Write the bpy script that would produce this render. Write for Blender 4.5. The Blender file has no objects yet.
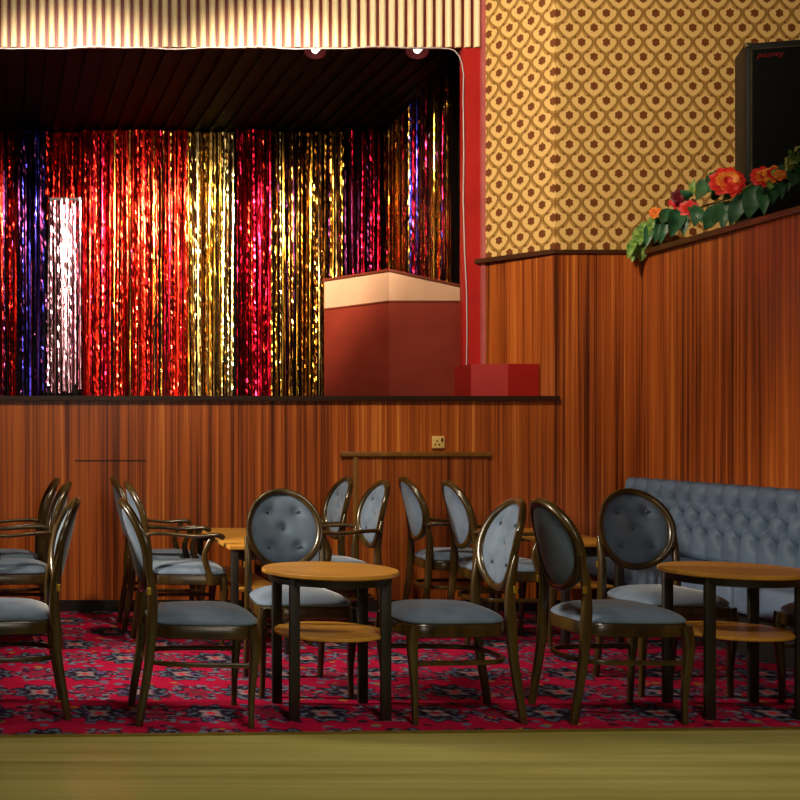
import bpy, bmesh, math, random
from mathutils import Vector, Matrix
random.seed(7)
sc = bpy.context.scene
COL = sc.collection
PI = math.pi
F = 1200.0; EYE = 1.26; HY = 430.0
D0 = 8.35            # panelled stage front
DP = 8.85            # proscenium plane
DB = 12.0            # tinsel back wall
XR = 4.467           # right panelled wall
ZL = 1.497           # stage ledge
ZD = 2.499           # dado top
ZO = 4.077           # top of stage opening
ZC = 4.26            # stage ceiling

def at(px, py, d):
    return Vector((px*d/F, d, EYE-(py-HY)*d/F))

# ------------------------------------------------------------------ node helpers
class E:
    """math expression on a node tree"""
    def __init__(s, nt, v): s.nt = nt; s.v = v
    def _op(s, op, o=None, c=None, rev=False):
        n = s.nt.nodes.new('ShaderNodeMath'); n.operation = op
        a, b = (o, s) if rev else (s, o)
        for i, q in enumerate((a, b, c)):
            if q is None: continue
            if isinstance(q, E): s.nt.links.new(q.v, n.inputs[i])
            else: n.inputs[i].default_value = q
        return E(s.nt, n.outputs[0])
    def __add__(s, o): return s._op('ADD', o)
    __radd__ = __add__
    def __sub__(s, o): return s._op('SUBTRACT', o)
    def __rsub__(s, o): return s._op('SUBTRACT', o, rev=True)
    def __mul__(s, o): return s._op('MULTIPLY', o)
    __rmul__ = __mul__
    def __truediv__(s, o): return s._op('DIVIDE', o)
    def abs(s): return s._op('ABSOLUTE')
    def floor(s): return s._op('FLOOR')
    def sin(s): return s._op('SINE')
    def cos(s): return s._op('COSINE')
    def sqrt(s): return s._op('SQRT')
    def pow(s, p): return s._op('POWER', p)
    def max(s, o): return s._op('MAXIMUM', o)
    def min(s, o): return s._op('MINIMUM', o)
    def atan2(s, o): return s._op('ARCTAN2', o)
    def cell(s): return s - (s + .5).floor()            # -0.5 .. 0.5
    def below(s, t, w=.02):                             # soft step: 1 where s < t
        n = s.nt.nodes.new('ShaderNodeMapRange'); n.interpolation_type = 'SMOOTHSTEP'
        s.nt.links.new(s.v, n.inputs[0])
        n.inputs[1].default_value = t-w; n.inputs[2].default_value = t+w
        n.inputs[3].default_value = 1; n.inputs[4].default_value = 0
        return E(s.nt, n.outputs[0])

def srgb(r, g, b):
    f = lambda c: c/12.92 if c <= .04045 else ((c+.055)/1.055)**2.4
    return (f(r/255), f(g/255), f(b/255), 1)

def new_mat(name):
    m = bpy.data.materials.new(name); m.use_nodes = True
    nt = m.node_tree
    return m, nt, nt.nodes['Principled BSDF']

def setp(b, **k):
    for n, v in k.items(): b.inputs[n.replace('_', ' ')].default_value = v

def mixc(nt, fac, a, b):
    n = nt.nodes.new('ShaderNodeMix'); n.data_type = 'RGBA'
    if isinstance(fac, E): nt.links.new(fac.v, n.inputs[0])
    else: n.inputs[0].default_value = fac
    for i, q in ((6, a), (7, b)):
        if isinstance(q, tuple): n.inputs[i].default_value = q
        else: nt.links.new(q, n.inputs[i])
    return n.outputs[2]

def coords(nt, kind='Object'):
    t = nt.nodes.new('ShaderNodeTexCoord')
    x = nt.nodes.new('ShaderNodeSeparateXYZ'); nt.links.new(t.outputs[kind], x.inputs[0])
    return t.outputs[kind], E(nt, x.outputs[0]), E(nt, x.outputs[1]), E(nt, x.outputs[2])

def noise(nt, vec, scale, detail=3, mscale=None, rough=.5, dist=0):
    if mscale:
        mp = nt.nodes.new('ShaderNodeMapping'); mp.inputs['Scale'].default_value = mscale
        nt.links.new(vec, mp.inputs[0]); vec = mp.outputs[0]
    n = nt.nodes.new('ShaderNodeTexNoise'); nt.links.new(vec, n.inputs['Vector'])
    n.inputs['Scale'].default_value = scale; n.inputs['Detail'].default_value = detail
    n.inputs['Roughness'].default_value = rough; n.inputs['Distortion'].default_value = dist
    return E(nt, n.outputs['Fac'])

def ramp(nt, fac, stops):
    r = nt.nodes.new('ShaderNodeValToRGB'); nt.links.new(fac.v, r.inputs[0])
    el = r.color_ramp.elements
    while len(el) < len(stops): el.new(.5)
    for e, (p, c) in zip(el, stops): e.position = p; e.color = c
    return r.outputs[0]

def bump(nt, bsdf, h, strength=.2, dist=.01):
    n = nt.nodes.new('ShaderNodeBump'); n.inputs['Strength'].default_value = strength
    n.inputs['Distance'].default_value = dist
    nt.links.new(h.v, n.inputs['Height']); nt.links.new(n.outputs[0], bsdf.inputs['Normal'])

def vary(name, c1, c2, scale=6, rough=.5, metallic=0, mscale=None, spec=.5, bmp=0, sheen=0, coat=0):
    m, nt, b = new_mat(name)
    vec, *_ = coords(nt)
    f = noise(nt, vec, scale, 4, mscale)
    nt.links.new(ramp(nt, f, [(.32, c1), (.68, c2)]), b.inputs['Base Color'])
    setp(b, Roughness=rough, Metallic=metallic, Specular_IOR_Level=spec)
    if sheen: setp(b, Sheen_Weight=sheen, Sheen_Roughness=.4)
    if coat: setp(b, Coat_Weight=coat, Coat_Roughness=.15)
    if bmp: bump(nt, b, noise(nt, vec, scale*12, 2), bmp, .003)
    return m

M = {}
M['chair_wood'] = vary('dark_stained_chair_wood', srgb(36, 26, 9), srgb(72, 54, 18), 3, .28, mscale=(6, 6, 1.2), coat=.35)
M['table_leg'] = vary('black_table_leg_wood', srgb(20, 17, 14), srgb(34, 28, 22), 4, .5)
M['velvet'] = vary('blue_grey_velvet', srgb(87, 105, 130), srgb(111, 130, 156), 9, .75, sheen=.35, spec=.2, bmp=.08)
M['vinyl'] = vary('blue_grey_upholstery', srgb(86, 106, 134), srgb(100, 121, 150), 5, .55, spec=.35, bmp=.05)
M['button'] = vary('velvet_button', srgb(70, 80, 92), srgb(84, 94, 108), 9, .7)
M['brass'] = vary('brass_bracket', srgb(190, 150, 50), srgb(215, 180, 80), 9, .35, .9)
M['black'] = vary('matt_black_paint', srgb(13, 12, 13), srgb(20, 18, 18), 4, .6)
M['stage_black'] = vary('black_stage_paint', srgb(6, 5, 6), srgb(10, 9, 9), 3, .5, mscale=(5, .6, 1), spec=.12)
M['stage_drape'] = vary('black_backdrop_cloth', srgb(5, 4, 5), srgb(9, 8, 8), 3, .95, spec=.05)
M['plinth'] = vary('black_skirting_paint', srgb(14, 12, 11), srgb(24, 20, 17), 4, .55)
M['lip'] = vary('dark_stage_edge_wood', srgb(36, 18, 10), srgb(52, 28, 15), 5, .4, mscale=(1, 8, 8))
M['dado_trim'] = vary('dark_dado_moulding', srgb(62, 32, 14), srgb(88, 46, 20), 5, .4)
M['red_paint'] = vary('red_gloss_paint', srgb(158, 24, 22), srgb(176, 32, 28), 3, .42)
M['pink_trim'] = vary('faded_pink_edging', srgb(165, 80, 82), srgb(185, 100, 98), 6, .5)
M['booth_red'] = vary('oxblood_vinyl', srgb(118, 42, 32), srgb(134, 52, 38), 3, .33, spec=.5)
M['booth_band'] = vary('fawn_vinyl', srgb(186, 146, 122), srgb(200, 160, 134), 3, .4)
M['booth_trim'] = vary('brown_edge_trim', srgb(92, 38, 26), srgb(110, 48, 32), 3, .4)
M['fascia_cream'] = vary('cream_slat_paint', srgb(228, 206, 166), srgb(240, 220, 182), 4, .35, mscale=(3, 3, .4))
M['fascia_red'] = vary('maroon_groove_paint', srgb(84, 12, 10), srgb(100, 17, 13), 4, .5)
M['cable'] = vary('white_cable_sheath', srgb(180, 172, 176), srgb(200, 192, 194), 5, .35)
M['socket'] = vary('yellowed_cream_plastic', srgb(226, 190, 110), srgb(236, 202, 124), 5, .4)
M['socket_hole'] = vary('socket_recess', srgb(50, 26, 10), srgb(66, 36, 14), 5, .6)
M['olive_wood'] = vary('pale_olive_moulding', srgb(112, 74, 26), srgb(138, 94, 36), 4, .4, mscale=(5, 5, 1))
M['speaker'] = vary('black_speaker_carpet', srgb(13, 12, 12), srgb(20, 18, 17), 30, .6, spec=.3)
M['grille'] = vary('black_speaker_cloth', srgb(6, 7, 7), srgb(9, 10, 10), 40, .9, spec=.1)
M['steel_edge'] = vary('worn_metal_edge', srgb(84, 78, 58), srgb(110, 102, 78), 20, .4, .8)
M['logo'] = vary('red_badge_paint', srgb(96, 18, 20), srgb(112, 24, 24), 9, .4)
M['leaf'] = vary('dark_green_silk_leaf', srgb(24, 62, 40), srgb(52, 104, 66), 14, .45)
M['leaf_lime'] = vary('variegated_lime_leaf', srgb(64, 116, 40), srgb(150, 178, 92), 30, .45)
M['stem'] = vary('green_wire_stem', srgb(70, 84, 36), srgb(100, 104, 50), 10, .6)
M['petal_red'] = vary('red_silk_petal', srgb(196, 26, 30), srgb(226, 50, 34), 14, .5)
M['petal_orange'] = vary('orange_yellow_silk_petal', srgb(226, 64, 28), srgb(236, 150, 50), 22, .5)
M['petal_pink'] = vary('pink_red_silk_petal', srgb(206, 40, 60), srgb(236, 96, 96), 18, .5)
M['petal_maroon'] = vary('maroon_silk_petal', srgb(84, 10, 24), srgb(110, 18, 34), 14, .5)
M['plaster'] = vary('warm_plaster', srgb(92, 70, 46), srgb(102, 80, 52), 2, .8)
M['lamp_can'] = vary('red_lamp_can', srgb(36, 4, 6), srgb(52, 6, 8), 6, .5, spec=.05)
M['edge_strip'] = vary('worn_brass_floor_strip', srgb(120, 104, 44), srgb(150, 132, 62), 30, .4, .6, mscale=(.3, 3, 3))

# table top veneer
def wood_top():
    m, nt, b = new_mat('honey_laminate_top')
    vec, *_ = coords(nt)
    f = noise(nt, vec, 2.4, 5, (1, 9, 4), .6)
    nt.links.new(ramp(nt, f, [(.3, srgb(172, 118, 44)), (.7, srgb(210, 154, 66))]), b.inputs['Base Color'])
    setp(b, Roughness=.38)
    return m
M['table_top'] = wood_top()

def panel_wood(name, dark=1.0):
    m, nt, b = new_mat(name)
    vec, x, y, z = coords(nt)
    f1 = noise(nt, vec, 1, 5, (24, 24, .25), .66, .2)
    f2 = noise(nt, vec, 1, 3, (95, 95, .4), .62, .15)
    f3 = noise(nt, vec, 1, 2, (1.9, 1.9, .5), .5)
    f = f1*.55 + f2*.36 + f3*.17
    k = dark
    c = lambda r, g, bl: srgb(r*k, g*k, bl*k)
    nt.links.new(ramp(nt, f, [(.42, c(68, 27, 9)), (.48, c(118, 52, 17)), (.535, c(158, 77, 27)), (.60, c(184, 94, 35)), (.67, c(216, 134, 58))]), b.inputs['Base Color'])
    setp(b, Roughness=.36, Coat_Weight=.15, Coat_Roughness=.3)
    bump(nt, b, f2, .08, .004)
    return m
M['panel'] = panel_wood('striped_sapele_panelling')
M['hatch'] = panel_wood('darker_sapele_hatch', .86)

def wallpaper():
    m, nt, b = new_mat('ogee_trellis_wallpaper')
    vec, u, v, _ = coords(nt, 'UV')
    p = u/.172; q = v/.203
    s = (p+q).cell(); t = (p-q).cell()
    a = (s+t)*.5; c = (s-t)*.5                       # motif-local, |a|,|c| < .5
    d = s.abs().max(t.abs())
    wob = noise(nt, vec, 70, 2)
    # trellis: double rope line
    edge = d + (wob-.5)*.025
    rope = (edge - .438).abs().below(.009, .009)
    rope2 = edge._op('GREATER_THAN', .486)
    beads = ((s*44.0).sin()*(t*44.0).sin())._op('GREATER_THAN', .25)*edge._op('GREATER_THAN', .40)
    aa = a.abs(); w2 = (wob-.5)*.10
    an = .5 - aa
    knot = (((an*an) + (c*c)*1.3).sqrt()).below(.105, .015)
    low = ((aa/.415).pow(1.5) + ((c*-1.0).max(0.0)/.335).pow(1.25) + w2).below(1.0, .05)*c._op('LESS_THAN', .0)
    shoulder = ((aa/.415).pow(2.4) + (c/.165).abs().pow(2.0) + w2).below(1.0, .06)*c._op('GREATER_THAN', -.001)
    crown = (aa/.25 + c.max(0.0)/.36 + w2).below(1.0, .05)*c._op('GREATER_THAN', -.001)
    shield = low.max(shoulder).max(crown)
    nd = ((aa-.265)*(aa-.265) + (c-.17)*(c-.17)).sqrt()
    notch = nd.below(.045, .014)
    ang = c.atan2(aa)
    br = ((a*a)*1.0 + (c*c)*1.25).sqrt() + ((ang*6.0).cos())*.014 + (wob-.5)*.09
    blob = br.below(.158, .014)
    g = mixc(nt, wob, srgb(166, 122, 58), srgb(198, 154, 82))
    g = mixc(nt, beads*.4, g, srgb(104, 64, 22))
    g = mixc(nt, rope.max(rope2), g, srgb(104, 64, 22))
    g = mixc(nt, knot, g, srgb(150, 106, 50))
    g = mixc(nt, (knot*((an*an + c*c).sqrt()._op('GREATER_THAN', .075))), g, srgb(108, 68, 24))
    g = mixc(nt, shield, g, srgb(226, 186, 116))
    g = mixc(nt, notch, g, srgb(112, 70, 26))
    g = mixc(nt, blob, g, srgb(112, 58, 22))
    big = noise(nt, vec, 1.3, 2)
    g = mixc(nt, big*.12, g, srgb(150, 104, 50))
    nt.links.new(g, b.inputs['Base Color'])
    setp(b, Roughness=.6, Specular_IOR_Level=.3)
    bump(nt, b, wob, .1, .002)
    return m
M['wallpaper'] = wallpaper()

def carpet_mat():
    m, nt, b = new_mat('red_persian_pattern_carpet')
    vec, x, y, _ = coords(nt)
    n1 = noise(nt, vec, 26, 3)
    n2 = noise(nt, vec, 9, 3)
    p = (x + .06)/.50; q = (y - .18)/.86
    s = (p+q).cell(); t = (p-q).cell()
    a = (s+t)*.5*.50; c = (s-t)*.5*.86               # metres from motif centre
    r = ((a*a) + (c*c)*.62).sqrt()
    ang = a.atan2(c*.8)
    petal = r + ((ang*8.0).cos())*.018 + (n1-.5)*.07
    med = petal.below(.125, .012)
    ring = (petal-.092).abs().below(.014, .008)
    core = (r + (n1-.5)*.06 + ((ang*4.0).cos())*.012).below(.046, .012)
    # second motif between
    p2 = p + .5
    s2 = (p2+q).cell(); t2 = (p2-q).cell()
    a2 = (s2+t2)*.5*.50; c2 = (s2-t2)*.5*.86
    r2 = ((a2*a2) + (c2*c2)*.5).sqrt()
    ang2 = a2.atan2(c2*.7)
    pet2 = r2 + ((ang2*6.0).cos())*.02 + (n1-.5)*.08
    med2 = (pet2-.085).abs().below(.022, .012)
    core2 = pet2.below(.034, .01)
    # scattered leaf flecks
    vo = nt.nodes.new('ShaderNodeTexVoronoi'); vo.inputs['Scale'].default_value = 15
    nt.links.new(vec, vo.inputs['Vector'])
    vd = E(nt, vo.outputs['Distance'])
    sep = nt.nodes.new('ShaderNodeSeparateColor'); nt.links.new(vo.outputs['Color'], sep.inputs[0])
    vr = E(nt, sep.outputs[0]); vg = E(nt, sep.outputs[1])
    fleck = (vd + (n1-.5)*.5).below(.36, .04)
    fb = fleck*(vr._op('GREATER_THAN', .76)); fy = fleck*(vr._op('LESS_THAN', .09)); fk = fleck*(vg._op('GREATER_THAN', .74))
    base = mixc(nt, n2, srgb(144, 6, 48), srgb(172, 14, 62))
    g = mixc(nt, fk, base, srgb(50, 22, 44))
    g = mixc(nt, fb, g, srgb(84, 98, 128))
    g = mixc(nt, fy, g, srgb(150, 108, 50))
    g = mixc(nt, med2, g, srgb(58, 24, 54))
    g = mixc(nt, med2*(n1.below(.47, .02)), g, srgb(108, 112, 132))
    g = mixc(nt, core2, g, srgb(104, 40, 60))
    g = mixc(nt, med, g, srgb(32, 22, 42))
    g = mixc(nt, ring*(n1.below(.52, .02)), g, srgb(84, 96, 120))
    g = mixc(nt, med*fb, g, srgb(92, 60, 110))
    g = mixc(nt, core, g, srgb(132, 112, 122))
    g = mixc(nt, (r + (n1-.5)*.03).below(.02, .008), g, srgb(184, 30, 50))
    nt.links.new(g, b.inputs['Base Color'])
    setp(b, Roughness=.95, Specular_IOR_Level=.1)
    bump(nt, b, noise(nt, vec, 260, 2), .4, .004)
    return m
M['carpet'] = carpet_mat()

def dance_floor_mat():
    m, nt, b = new_mat('worn_varnished_maple_strip_floor')
    vec, x, y, _ = coords(nt)
    row = (y/.085).floor()
    rn = (row*12.9898).sin()*43758.5453
    rn = rn - rn.floor()
    seam = ((y/.085).cell().abs() - .5).abs().below(.018, .012)
    f1 = noise(nt, vec, 1, 4, (1.1, 22, 1), .6)
    f2 = noise(nt, vec, 1.6, 3, (.6, 1.6, 1))
    f3 = noise(nt, vec, 9, 3, (1, 3, 1))
    f = f1*.5 + rn*.22 + f2*.35
    col = ramp(nt, f, [(.3, srgb(136, 132, 70)), (.55, srgb(162, 157, 90)), (.8, srgb(184, 179, 118))])
    col = mixc(nt, seam*.35, col, srgb(92, 80, 34))
    nt.links.new(col, b.inputs['Base Color'])
    rr = f2*.18 + f3*.12 + .22
    nt.links.new(rr.v, b.inputs['Roughness'])
    bump(nt, b, f1, .05, .003)
    return m
M['floor'] = dance_floor_mat()

def foil(name, c, rough=.17):
    m, nt, b = new_mat(name)
    vec, *_ = coords(nt)
    n = noise(nt, vec, 1, 2, (60, 60, 9))
    k = lambda f: tuple(min(1, q*f) for q in c[:3]) + (1,)
    nt.links.new(ramp(nt, n, [(.3, k(.72)), (.7, k(1.1))]), b.inputs['Base Color'])
    setp(b, Metallic=1, Roughness=rough)
    bump(nt, b, noise(nt, vec, 1, 2, (150, 150, 30)), .12, .002)
    return m
M['foil_red'] = foil('red_foil', srgb(232, 46, 30))
M['foil_crimson'] = foil('crimson_foil', srgb(196, 20, 52))
M['foil_gold'] = foil('gold_foil', srgb(242, 186, 72))
M['foil_pale'] = foil('pale_gold_foil', srgb(250, 226, 150))
M['foil_pink'] = foil('pink_silver_foil', srgb(244, 190, 214))
M['foil_blue'] = foil('violet_blue_foil', srgb(62, 58, 190))
M['foil_dark'] = foil('dark_plum_foil', srgb(46, 14, 40))
M['foil_bronze'] = foil('bronze_foil', srgb(150, 92, 30))

def emis(name, c, s):
    m, nt, b = new_mat(name)
    setp(b, Base_Color=c, Emission_Color=c, Emission_Strength=s)
    return m
M['bulb'] = emis('lit_bulb', (1, .86, .74, 1), 5)

# ------------------------------------------------------------------ mesh helpers
class MB:
    def __init__(s): s.v = []; s.f = []; s.mi = []; s.uv = {}
    def add(s, vs, fs, mi=0, uvs=None):
        o = len(s.v); s.v += [tuple(v) for v in vs]
        for i, f in enumerate(fs):
            if uvs: s.uv[len(s.f)] = uvs[i]
            s.f.append(tuple(o+j for j in f)); s.mi.append(mi)
        return s
    def box(s, x0, x1, y0, y1, z0, z1, mi=0):
        vs = [(x, y, z) for z in (z0, z1) for y in (y0, y1) for x in (x0, x1)]
        return s.add(vs, [(0, 2, 3, 1), (4, 5, 7, 6), (0, 1, 5, 4), (2, 6, 7, 3), (0, 4, 6, 2), (1, 3, 7, 5)], mi)
    def rbox(s, x0, x1, y0, y1, z0, z1, r=.004, mi=0):
        bm = bmesh.new(); bmesh.ops.create_cube(bm, size=1)
        for v in bm.verts:
            v.co = ((x0+x1)/2+v.co.x*(x1-x0), (y0+y1)/2+v.co.y*(y1-y0), (z0+z1)/2+v.co.z*(z1-z0))
        bmesh.ops.bevel(bm, geom=bm.edges[:], offset=r, segments=2, affect='EDGES', profile=.5)
        bm.verts.index_update()
        s.add([v.co[:] for v in bm.verts], [[v.index for v in f.verts] for f in bm.faces], mi); bm.free(); return s
    def prism(s, poly, z0, z1, mi=0):
        """poly: counter-clockwise plan outline; z1 may be a function of (x,y)"""
        n = len(poly); g = z1 if callable(z1) else (lambda x, y: z1)
        h = z0 if callable(z0) else (lambda x, y: z0)
        vs = [(x, y, h(x, y)) for x, y in poly] + [(x, y, g(x, y)) for x, y in poly]
        fs = [tuple(range(n))[::-1], tuple(range(n, 2*n))] + [(i, (i+1) % n, n+(i+1) % n, n+i) for i in range(n)]
        return s.add(vs, fs, mi)
    def sweep(s, pts, rad, n=10, up=(0, 0, 1), power=2.0, mi=0, closed=False):
        """tube along pts; rad = list of (a,b): a along side, b along up"""
        pts = [Vector(p) for p in pts]; m = len(pts)
        if not isinstance(rad, list): rad = [rad]*m
        up0 = Vector(up); o = len(s.v)
        for i, p in enumerate(pts):
            if closed: t = pts[(i+1) % m]-pts[i-1]
            else: t = pts[min(i+1, m-1)]-pts[max(i-1, 0)]
            t.normalize()
            side = t.cross(up0)
            if side.length < 1e-4: side = t.cross(Vector((0, 1, 0)))
            side.normalize(); u = side.cross(t).normalized()
            a, b = rad[i] if isinstance(rad[i], tuple) else (rad[i], rad[i])
            for k in range(n):
                th = 2*PI*(k+.5)/n; c, q = math.cos(th), math.sin(th)
                e = 2/power
                s.v.append(tuple(p + side*(a*math.copysign(abs(c)**e, c)) + u*(b*math.copysign(abs(q)**e, q))))
        rng = m if closed else m-1
        for i in range(rng):
            j = (i+1) % m
            for k in range(n):
                l = (k+1) % n
                s.f.append((o+i*n+k, o+i*n+l, o+j*n+l, o+j*n+k)); s.mi.append(mi)
        if not closed:
            s.f.append(tuple(o+k for k in range(n))[::-1]); s.mi.append(mi)
            s.f.append(tuple(o+(m-1)*n+k for k in range(n))); s.mi.append(mi)
        return s
    def lathe(s, prof, c=(0, 0), n=48, mi=0, a0=0, sx=1, sy=1):
        """prof: (r,z) bottom to top; r=0 closes"""
        o = len(s.v); rows = []
        for r, z in prof:
            if r < 1e-6: rows.append([len(s.v)]); s.v.append((c[0], c[1], z))
            else:
                rows.append(list(range(len(s.v), len(s.v)+n)))
                s.v += [(c[0]+sx*r*math.cos(a0+2*PI*k/n), c[1]+sy*r*math.sin(a0+2*PI*k/n), z) for k in range(n)]
        for A, B in zip(rows, rows[1:]):
            for k in range(n):
                l = (k+1) % n
                if len(A) == 1: f = (A[0], B[l], B[k])
                elif len(B) == 1: f = (A[k], A[l], B[0])
                else: f = (A[k], A[l], B[l], B[k])
                s.f.append(f); s.mi.append(mi)
        return s
    def flat(s, n):
        s.v[:n] = [(x, y, 0.0) for x, y, z in s.v[:n]]; return s
    def build(s, name, mats, parent=None, smooth=True, angle=40, loc=None):
        me = bpy.data.meshes.new(name)
        me.from_pydata(s.v, [], s.f)
        if not isinstance(mats, (list, tuple)): mats = [mats]
        for m in mats: me.materials.append(M[m])
        me.polygons.foreach_set('material_index', s.mi)
        if s.uv:
            ul = me.uv_layers.new(name='UVMap')
            for p in me.polygons:
                if p.index in s.uv:
                    for li, uv in zip(p.loop_indices, s.uv[p.index]): ul.data[li].uv = uv
        bm = bmesh.new(); bm.from_mesh(me); bmesh.ops.recalc_face_normals(bm, faces=bm.faces[:]); bm.to_mesh(me); bm.free()
        me.polygons.foreach_set('use_smooth', [smooth]*len(me.polygons))
        if smooth: me.set_sharp_from_angle(angle=math.radians(angle))
        me.update()
        o = bpy.data.objects.new(name, me); COL.objects.link(o)
        if parent: o.parent = parent
        if loc: o.location = loc
        return o

def tag(o, label=None, cat=None, group=None, kind=None):
    if label: o['label'] = label
    if cat: o['category'] = cat
    if group: o['group'] = group
    if kind: o['kind'] = kind
    return o
def empty(name, loc=(0, 0, 0), rz=0):
    o = bpy.data.objects.new(name, None); COL.objects.link(o)
    o.location = loc; o.rotation_euler = (0, 0, rz); o.empty_display_size = .1
    return o
def children(o): return [c for c in COL.objects if c.parent == o]
def copy_tree(o, parent=None):
    c = o.copy(); COL.objects.link(c)
    if parent: c.parent = parent
    for ch in children(o): copy_tree(ch, c)
    return c
def struct(o): o['kind'] = 'structure'; return o
def smoothpath(pts, k=6):
    """Catmull-Rom through tuples of any length"""
    out = []
    n = len(pts)
    for i in range(n-1):
        p0, p1, p2, p3 = pts[max(i-1, 0)], pts[i], pts[i+1], pts[min(i+2, n-1)]
        for j in range(k):
            t = j/k
            out.append(tuple(.5*((2*b)+(-a+c)*t+(2*a-5*b+4*c-d)*t*t+(-a+3*b-3*c+d)*t**3) for a, b, c, d in zip(p0, p1, p2, p3)))
    out.append(tuple(pts[-1])); return out

# ------------------------------------------------------------------ the setting
def wall_seg(mb, p0, p1, z0, z1, out, u0=0, th=.08):
    """vertical slab from p0 to p1 (visible face on the line), thickened towards out"""
    p0 = Vector(p0); p1 = Vector(p1); o = Vector(out).normalized()*th; L = (p1-p0).length
    q = [p0, p1, p1+o, p0+o]
    vs = [(a.x, a.y, z) for z in (z0, z1) for a in q]
    fs = [(0, 1, 5, 4), (1, 2, 6, 5), (2, 3, 7, 6), (3, 0, 4, 7), (4, 5, 6, 7), (3, 2, 1, 0)]
    uv0 = [(u0, z0), (u0+L, z0), (u0+L, z1), (u0, z1)]
    mb.add(vs, fs, 0, [uv0, uv0, uv0, uv0, uv0, uv0]); return u0+L

XL = -3.6; YB = -2.6; ZT = 4.95
def edge_y(x): return 4.957 + .0392*x
struct(MB().prism([(XL, YB), (7.2, YB), (7.2, D0), (XL, D0)], -.08, -.006).build('floor', 'floor', smooth=False))
cp = MB().prism([(XL, edge_y(XL)), (XR, edge_y(XR)), (XR, D0), (XL, D0)], -.006, 0).build('carpet', 'carpet', smooth=False)
tag(cp, 'red fitted carpet with dark blue medallion pattern under the chairs', 'carpet')
es = MB().prism([(XL, edge_y(XL)-.022), (XR, edge_y(XR)-.022), (XR, edge_y(XR)), (XL, edge_y(XL))], -.006, .002).build('trim_1', 'edge_strip', smooth=False); struct(es)

# stage front and panelled walls
PA0 = Vector((482*8.847/F, 8.847)); PA1 = Vector((555*D0/F, D0))
wf = MB(); wall_seg(wf, (XL, D0), (PA1.x, D0), 0, ZL-.034, (0, 1)); struct(wf.build('wall_stage_front', 'panel', smooth=False))
PA0 = Vector((482*8.847/F, 8.847)); PA1 = Vector((555*D0/F, D0))
AX = Vector((.5, .85))
wa = MB(); wall_seg(wa, PA0, PA1, ZL, ZD, AX); struct(wa.build('wall_angled_panelling', 'panel', smooth=False))
wb = MB(); wall_seg(wb, (PA1.x, D0), (XR+.08, D0), 0, ZD, (0, 1)); struct(wb.build('wall_back_panelling', 'panel', smooth=False))
wr = MB(); wall_seg(wr, (XR, D0), (XR, YB), 0, ZD-.03, (1, 0)); struct(wr.build('wall_right', 'panel', smooth=False))
pa = MB(); u = wall_seg(pa, PA0, PA1, ZD, ZT, AX, 0.03); struct(pa.build('wall_angled_papered', 'wallpaper', smooth=False))
pb = MB(); wall_seg(pb, PA1, (7.2, D0), ZD, ZT, (0, 1), .172*3.42); struct(pb.build('wall_back_papered', 'wallpaper', smooth=False))
# dado mouldings
def rail(name, p0, p1, z, nrm, mat, h=.03, w=.022):
    p0 = Vector(p0); p1 = Vector(p1); n = Vector(nrm).normalized()*w
    q = [p0, p1, p1+n, p0+n]
    return struct(MB().prism([(a.x, a.y) for a in q], z, z+h).build(name, mat, smooth=False))
rail('trim_2', PA0+Vector((-.05, .03)), PA1, ZD-.012, (-.5, -.85), 'dado_trim', .032)
rail('trim_3', PA1, (XR, D0), ZD-.012, (0, -1), 'dado_trim', .026, .016)
rail('trim_4', (XR+.05, D0), (XR+.05, YB), ZD-.03, (-1, 0), 'dado_trim', .035, .085)
# balcony behind the right wall
struct(MB().box(XR+.08, 7.2, 3.0, D0, ZD-.25, ZD-.06).build('floor_balcony', 'panel', smooth=False))
struct(MB().box(7.2, 7.3, YB, D0+.1, 0, ZT).build('wall_right_upper', 'wallpaper', smooth=False))
# skirting
struct(MB().box(XL, PA1.x, D0-.018, D0, 0, .078).build('baseboard_stage', 'plinth', smooth=False))
struct(MB().box(PA1.x, XR, D0-.018, D0, 0, .078).build('baseboard_back', 'plinth', smooth=False))
struct(MB().box(XR-.018, XR, YB, D0-.018, 0, .078).build('baseboard_right', 'plinth', smooth=False))
# stage ledge (closing also the angled niche) and stage floor
lp = MB().prism([(XL, D0-.03), (560*(D0-.03)/F, D0-.03), (560*(D0-.03)/F, D0+.0), (PA0.x+.02, PA0.y), (PA0.x+.02, DP+.05), (XL, DP+.05)], ZL-.034, ZL)
struct(lp.build('trim_5', 'lip', smooth=False))
struct(MB().box(XL, 4.3, DP+.05, DB+.25, ZL-.12, ZL-.002).build('stage_floor', 'stage_black', smooth=False))
# proscenium posts
X0P = 463*DP/F; X1P = 481*DP/F
struct(MB().box(X0P, X1P+.03, DP, DP+.06, ZL, ZO).build('trim_6', 'red_paint', smooth=False))
struct(MB().box(X1P-.004, X1P+.032, DP-.03, DP, ZL, ZT).build('trim_7', 'pink_trim', smooth=False))
# slatted fascia above the opening: half-round cream slats on a maroon board
fb = MB().box(XL, X1P, DP+.002, DP+.03, ZO, ZT, 1)
per = 9.45*DP/F
x = X1P - .006
while x > XL+.05:
    prof = []
    for k in range(9):
        th = PI*k/8
        prof.append((x-per*.36+per*.33*math.cos(th), DP+.002-.030*math.sin(th)**.8 if 0 < k < 8 else DP+.002))
    pr = [(a, b) for a, b in prof] 
    n = len(pr); vs = [(a, b, ZO+.002) for a, b in pr]+[(a, b, ZT) for a, b in pr]
    fb.add(vs, [tuple(range(n))]+[(i, i+1, n+i+1, n+i) for i in range(n-1)], 0)
    x -= per
struct(fb.build('wall_fascia', ['fascia_cream', 'fascia_red'], angle=60))
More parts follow.
